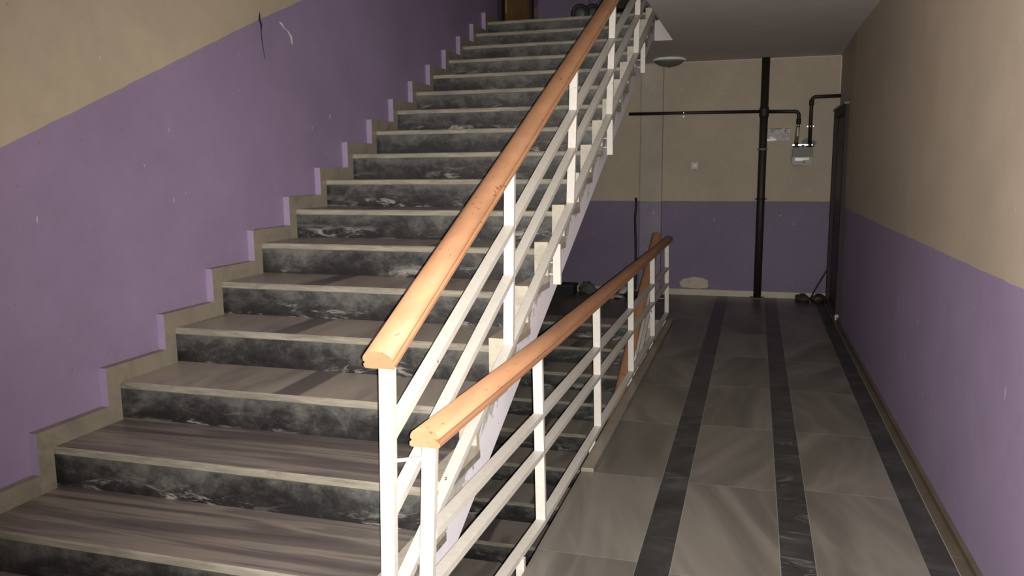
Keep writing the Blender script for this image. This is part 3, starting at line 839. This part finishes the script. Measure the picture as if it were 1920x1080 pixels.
# ------------------------------------------------------------------ doorway on the right wall
d1 = thing('door_1', 'dark brown door in the right wall at the far corner', 'door', (0.9, (DY0 + DY1) / 2, 0))
d1['kind'] = 'structure'
xf = 0.842
mb = MB()
mb.box(xf, 1.0, DY0 - 0.05, DY0 + 0.045, 0.03, DZ + 0.03, 0, 0.004)
mb.box(xf, 1.0, DY1 - 0.045, DY1 + 0.04, 0.03, DZ + 0.03, 0, 0.004)
mb.box(xf + 0.002, 1.0, DY0 + 0.045, DY1 - 0.045, DZ - 0.05, DZ + 0.03, 0, 0.004)
mb.build('door_frame', M['wood'], d1)
mb = MB(); mb.box(xf - 0.012, xright(9.0) + 0.01, DY0 - 0.055, DY1 + 0.04, DZ + 0.03, DZ + 0.055, 0, 0.003); mb.build('head_ledge', M['brown_skirt'], d1)
mb = MB(); mb.box(0.88, 0.92, DY0 + 0.045, DY1 - 0.045, 0.035, DZ - 0.05)
for (za, zb) in ((0.18, 0.85), (1.0, 1.95)):
    mb.box(0.872, 0.88, DY0 + 0.17, DY1 - 0.17, za, zb, 0, 0.003)
leaf = mb.build('door_leaf', M['leaf'], d1)
mb = MB(); mb.tube([(0.88, DY0 + 0.11, 1.05), (0.84, DY0 + 0.11, 1.05), (0.84, DY0 + 0.22, 1.05)], 0.009, 8); mb.build('handle', M['wheelgrey'], leaf)
mb = MB(); mb.box(0.838, 0.872, 8.86, 8.895, 0.0, 0.055, 0, 0.003)
tag(mb.build('plaster_chunk', M['patchm']), 'small pale block on the floor at the foot of the dark door frame', 'block')

# shoes and stick by the door
def shoe(x, y, rz, label):
    t = thing('shoe', label, 'shoe', (x, y, 0), 'shoes by the far door')
    mb = MB(); mb.blob((x, y, 0.044), (0.078, 0.12, 0.045), 0.10, int(x * 1000)); upper = mb.build('upper', M['shoe'], t)
    mb = MB(); mb.lathe([(0.98, 0.0), (1.0, 0.012), (0.98, 0.02)], (0, 0, 0), 'z', 24); so = mb.build('sole', M['sole'], None)
    so.data.transform(Matrix.Diagonal((0.074, 0.12, 1, 1))); so.parent = t
    mb = MB(); mb.tube([(x - 0.035, y - 0.035, 0.088), (x + 0.035, y - 0.03, 0.088), (x - 0.03, y - 0.01, 0.095), (x + 0.03, y, 0.096)], 0.004, 6); mb.build('laces', M['sole'], t)
    t.rotation_euler.z = rz
shoe(0.575, 10.0, 0.25, 'round-toed dark shoe, the one further from the brown door frame')
shoe(0.755, 10.03, -0.15, 'dark shoe right beside the brown door frame')
mb = MB(); mb.tube([(0.675, 10.17, 0.005), (0.72, 10.17, 0.11), (0.80, 10.165, 0.27), (0.86, 10.12, 0.40)], 0.010, 8)
tag(mb.build('black_stick', M['rubber']), 'thin black stick leaning between the shoes and the door frame', 'stick')

# ------------------------------------------------------------------ clutter on the far landing under the flight
bx = thing('cardboard_box', 'small dark box on the landing floor against the back wall, under the flight', 'box', (-2.27, 9.95, 0))
mb = MB(); mb.box(-2.42, -2.15, 9.82, 10.08, 0.0, 0.115, 0, 0.006); mb.build('box_body', M['black'], bx)
mb = MB(); mb.box(-2.43, -2.14, 9.81, 10.09, 0.100, 0.13, 0, 0.006); mb.build('lid', M['rubber'], bx)
for i, (x, r, lb) in enumerate(((-2.0, (0.11, 0.09, 0.075), 'grey-green sack beside the small dark box at the back wall'), (-1.73, (0.10, 0.09, 0.07), 'grey-green sack nearest the white rags at the back wall'))):
    t = thing('sack', lb, 'sack', (x, 10.06, 0), 'sacks on the far landing')
    mb = MB(); mb.blob((x, 10.06, r[2] * 0.8), r, 0.38, 11 + i); mb.build('sack_body', M['sack'], t)
    mb = MB(); mb.tube([(x, 10.06, r[2] * 1.55), (x + 0.01, 10.05, r[2] * 1.8)], [0.025, 0.035], 9); mb.build('tied_neck', M['sack'], t)
rnd = random.Random(9)
for i, (x, y, r, lb) in enumerate(((-1.66, 9.72, (0.11, 0.08, 0.035), 'flattest white crumpled bag, lying forward of the others'),
                                   (-1.50, 10.05, (0.08, 0.07, 0.06), 'white crumpled bag in the middle of the heap on the landing'),
                                   (-1.25, 9.93, (0.07, 0.07, 0.06), 'white crumpled bag nearest the foot of the pipe casing'))):
    mb = MB(); mb.blob((x, y, r[2] * 0.8), r, 0.4, 30 + i); tag(mb.build('crumpled_bag', M['bag']), lb, 'bag', 'white bags on the far landing')
mb = MB(); mb.blob((-1.42, 9.80, 0.04), (0.065, 0.06, 0.05), 0.35, 44); tag(mb.build('dark_rag', M['black']), 'dark rag lying among the white bags on the far landing', 'rag')

# ------------------------------------------------------------------ upper landing: door and pushchair
d2 = thing('door_2', 'ochre wooden door on the upper landing at the head of the stairs', 'door', (XW, 9.2, H)); d2['kind'] = 'structure'
mb = MB()
mb.box(XW - 0.02, XW + 0.05, 8.50, 8.62, H, H + 2.1, 0, 0.004); mb.box(XW - 0.02, XW + 0.05, 9.72, 9.82, H, H + 2.1, 0, 0.004); mb.box(XW - 0.02, XW + 0.048, 8.62, 9.72, H + 2.0, H + 2.1)
mb.build('door_frame', M['wood'], d2)
mb = MB(); mb.box(XW - 0.02, XW + 0.02, 8.62, 9.72, H + 0.005, H + 2.0)
for za, zb in ((0.2, 0.85), (1.0, 1.85)): mb.box(XW + 0.02, XW + 0.028, 8.75, 9.59, H + za, H + zb, 0, 0.003)
lf = mb.build('door_leaf', M['ochre'], d2)
mb = MB(); mb.tube([(XW + 0.02, 9.6, H + 1.0), (XW + 0.07, 9.6, H + 1.0), (XW + 0.07, 9.49, H + 1.0)], 0.009, 8); mb.build('handle', M['chrome'], lf)

pc = thing('pushchair', 'dark pushchair with small twin front wheels on the upper landing', 'pushchair', (-1.6, 8.6, H))
def wheel(x, y, r, ax='y'):
    mb = MB(); mb.tube([(x + (r - 0.016) * math.cos(a), y, H + r + (r - 0.016) * math.sin(a)) for a in [i * 2 * math.pi / 24 for i in range(25)]], 0.018, 8, 0, False)
    wv = mb.build('wheel', M['rubber'], pc)
    mb = MB(); mb.lathe([(0.0, -0.014), (0.03, -0.012), (r - 0.03, -0.006), (r - 0.03, 0.006), (0.03, 0.012), (0.0, 0.012)], (x, y, H + r), 'y', 20)
    for i in range(3):
        a = i * 2 * math.pi / 5 + 0.4
        mb.tube([(x, y, H + r), (x + (r - 0.02) * math.cos(a), y, H + r + (r - 0.02) * math.sin(a))], 0.007, 6)
    mb.build('hub', M['wheelgrey'], wv)
for x, y in ((-1.775, 8.42), (-1.655, 8.46), (-1.775, 8.80), (-1.655, 8.84)): wheel(x, y, 0.092)
for x, y in ((-1.22, 8.44), (-1.22, 8.84)): wheel(x, y, 0.11)
mb = MB()
for y in (8.5, 8.78):
    mb.tube([(-1.715, y, H + 0.09), (-1.68, y, H + 0.22), (-1.45, y, H + 0.5), (-1.1, y, H + 0.95)], 0.012, 8)
    mb.tube([(-1.22, y, H + 0.11), (-1.38, y, H + 0.32), (-1.6, y, H + 0.55)], 0.012, 8)
mb.tube([(-1.1, 8.5, H + 0.95), (-1.1, 8.78, H + 0.95)], 0.012, 8); mb.tube([(-1.22, 8.44, H + 0.11), (-1.22, 8.84, H + 0.11)], 0.008, 8)
mb.build('chassis', M['wheelgrey'], pc)
mb = MB(); mb.poly_prism([(-1.62, H + 0.27), (-1.58, H + 0.37), (-1.38, H + 0.36), (-1.18, H + 0.82), (-1.12, H + 0.80), (-1.30, H + 0.28)], 'y', 8.52, 8.76); mb.build('seat', M['black'], pc)
mb = MB(); mb.poly_prism([(-1.52, H + 0.13), (-1.54, H + 0.24), (-1.22, H + 0.26), (-1.25, H + 0.14)], 'y', 8.53, 8.75); mb.build('basket', M['black'], pc)
